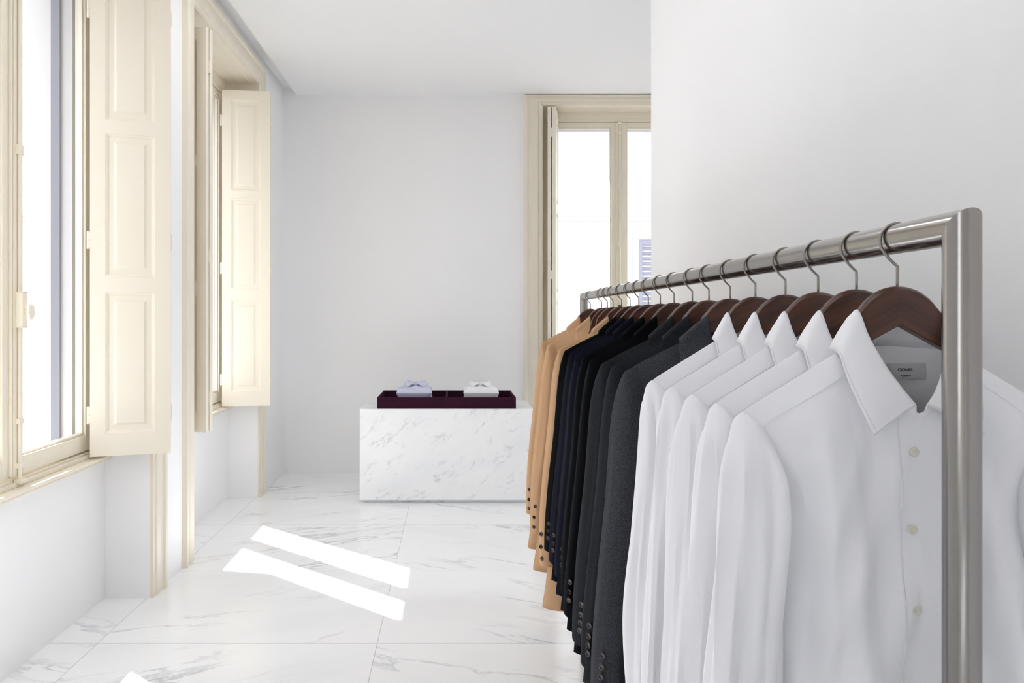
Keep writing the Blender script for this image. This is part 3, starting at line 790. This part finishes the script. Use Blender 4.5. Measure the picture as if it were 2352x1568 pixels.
def folded(x, y, z, m_, seed, label):
    root = empty('folded_shirt', (x, y, z)); root.scale = (1.04, 1, 1.16); tag(root, label, 'folded shirt', 'folded shirts in the plum tray')
    sv = Vector((seed*2.3, seed, 0)); W, Lh = .142, .165
    # layered body: two soft rounded layers
    def layer(z0, z1, w, l, nm, wob):
        mb = MB(); rows = []; N1, N2 = 40, 30
        top_, bot = [], []
        prof = []
        for j in range(N2+1):
            v = -1+2*j/N2; row = []
            for i in range(N1+1):
                u = -1+2*i/N1
                ew = w*(1-.06*(v+1)/2)
                x_ = u*ew; y_ = v*l
                edge = (1-abs(u)**16)**.5*(1-abs(v)**16)**.5
                hgt = (z1-z0)/2*edge
                zz = (z0+z1)/2+hgt+wob*edge*noise.noise(Vector((x_*18, y_*9, seed)))
                row.append((x_, y_, zz))
            rows.append(row)
        low = [[(p[0], p[1], (z0+z1)/2-(p[2]-(z0+z1)/2)*(1 if z0 > 0 else 1)) for p in r] for r in rows]
        low = [[(p[0], p[1], max(z0, p[2])) for p in r] for r in low]
        mb.grid(rows); mb.grid(low)
        return mb.build(nm, m_, root, smooth=True)
    layer(0, .046, W, Lh, 'lower_fold', .003); layer(.043, .102, W*.99, Lh*.985, 'body', .005)
    # folded sleeve across the left
    mb = MB(); rows = []
    for j in range(9):
        v = j/8; row = []
        for i in range(13):
            u = i/12; xx = lerp(-W*.95, -.042-.018*v, u); yy = lerp(-.110+.022*u, .02, v)
            row.append((xx, yy, .1025+.002*math.sin(u*math.pi)*math.sin(v*math.pi+.3)))
        rows.append(row)
    mb.grid(rows); mb.build('sleeve', m_, root, smooth=True, solid=.003)
    mb = MB(); mb.box(-.015, .015, -.150, .075, .1005, .1030); mb.build('placket', m_, root, bevel=.001)
    # collar standing at the back
    for s_ in (-1, 1):
        rows = []
        A = catmull([(0,.152,.128),(-.040,.150,.134),(-.078,.140,.142),(-.070,.112,.139),(-.042,.094,.134),(-.003,.080,.124)], 20)
        B = catmull([(0,.158,.104),(-.050,.158,.106),(-.094,.142,.106),(-.096,.104,.104),(-.086,.068,.1025),(-.060,.030,.1020)], 20)
        I = catmull([(0,.142,.102),(-.040,.138,.102),(-.060,.120,.102),(-.050,.100,.102),(-.028,.086,.102),(-.004,.072,.102)], 20)
        for k in range(21):
            r = []
            for t in (0, .5): r.append(I[k].lerp(A[k], t))
            r.append(A[k])
            for t in (.1, .4, .7, 1): r.append(A[k].lerp(B[k], t)+Vector((0, 0, .003*math.sin(math.pi*t))))
            rows.append([Vector((-s_*p.x, p.y, p.z)) for p in r])
        mb = MB(); mb.grid(rows); mb.build('collar', m_, root, smooth=True, solid=.002)
    for yy in (.03, -.06):
        mb = MB(); mb.lathe((0, yy, .1028), (0,0,1), [(.005,0),(.0055,.001),(.004,.0018),(0,.0016)], 14); mb.build('button', M['shirtbtn'], root, smooth=True)
    return root
folded(-.315, 6.345, TZ+.03, M['lilac'], 3, 'pale lilac folded shirt in the left compartment of the plum tray')
folded(.232, 6.345, TZ+.03, M['cotton'], 5, 'white folded shirt in the right compartment of the plum tray')

# ---------------------------------------------------------------- outside
mb = MB(); mb.box(-60, 60, -40, 60, -5.2, -5.0); S(mb.build('ground', M['street']))
def facade(name, loc, rotz, label, width, wins, height=13.5):
    root = empty(name, loc, rotz); tag(root, label, 'building')
    mb = MB(); x0, x1 = -width/2, width/2
    mb.box(x0, x1, .25, 6.0, -5, height)
    mb.build('wall', M['facade'], root)
    co = MB()
    for z in (-1.3, 3.62, 4.95, 8.3, height-.2): co.box(x0, x1, .10, .25, z, z+.12); co.box(x0, x1, .16, .25, z-.10, z)
    co.build('string_course', M['facade'], root)
    for (x, z, w, h, shut) in wins:
        fr = MB(); fr.box(x-w/2-.12, x+w/2+.12, .16, .25, z+h, z+h+.14); fr.box(x-w/2-.12, x-w/2, .18, .25, z, z+h); fr.box(x+w/2, x+w/2+.12, .18, .25, z, z+h); fr.box(x-w/2-.15, x+w/2+.15, .12, .25, z-.10, z)
        f = fr.build('window_surround', M['stone'], root)
        if shut:
            s = MB(); 
            for a, b in ((x-w/2, x-w/2+.07), (x-.05, x+.05), (x+w/2-.07, x+w/2)): s.box(a, b, .17, .24, z, z+h)
            for zz in (z, z+h*.46, z+h-.12): s.box(x-w/2+.001, x+w/2-.001, .172, .238, zz+.001, zz+.119)
            s.build('shutter_frame', M['shade'], f)
            s = MB(); n = int(h/.105)
            for k in range(n):
                zz = z+k*h/n; s.add([(x-w/2,.185,zz),(x+w/2,.185,zz),(x+w/2,.235,zz+.055),(x-w/2,.235,zz+.055),(x-w/2,.195,zz-.008),(x+w/2,.195,zz-.008),(x+w/2,.24,zz+.047),(x-w/2,.24,zz+.047)], [(0,1,2,3),(4,7,6,5),(0,4,5,1),(3,2,6,7)])
            s.build('louvres', M['shade'], f)
        else:
            s = MB(); s.box(x-w/2, x+w/2, .235, .255, z, z+h); s.build('pane', M['dpane'], f)
            s = MB(); s.box(x-w/2, x-w/2+.06, .19, .235, z, z+h); s.box(x+w/2-.06, x+w/2, .19, .235, z, z+h); s.box(x-.04, x+.04, .19, .235, z, z+h); s.box(x-w/2, x+w/2, .19, .235, z+h*.72, z+h*.72+.06)
            s.build('sash_bars', M['stone'], f)
    return root
facade('building', (0, 16.0, 0), 0, 'overexposed pale building with a louvred shutter, seen through the back wall window', 34,
   [(4.55, .35, 1.15, 2.78, True), (4.55, 5.13, 1.15, 2.3, False), (-3.2, .35, 1.15, 2.78, True), (8.4, .35, 1.15, 2.78, True), (8.4, 5.13, 1.15, 2.3, False)])
w2 = []
for k in range(-3, 3):
    for z, h in ((-3.6, 2.2), (.2, 2.3), (3.9, 1.9), (6.6, 1.5)): w2.append((k*3.3+.9, z, 1.2, h, (k+int(z)) % 2 == 0))
facade('building', (-11.5, 5.0, 0), RW, 'pale building across the street, glimpsed through the near left window', 20, w2, 14.5)
mb = MB(); mb.tube([(-2.40, 1.9, 1.04), (-2.40, 3.42, 1.04)], .013, 10)
for k in range(10): mb.tube([(-2.40, 1.95+k*.16, .24), (-2.40, 1.95+k*.16, 1.04)], .006, 6)
bal = empty('balcony', (0, 0, 0)); tag(bal, 'small balcony with grey handrail outside the near left window', 'balcony')
mb.build('railing', M['guide'], bal, smooth=True)
mb = MB(); mb.box(-2.62, -2.195, 1.85, 4.2, .12, .24); mb.build('ledge', M['stone'], bal)
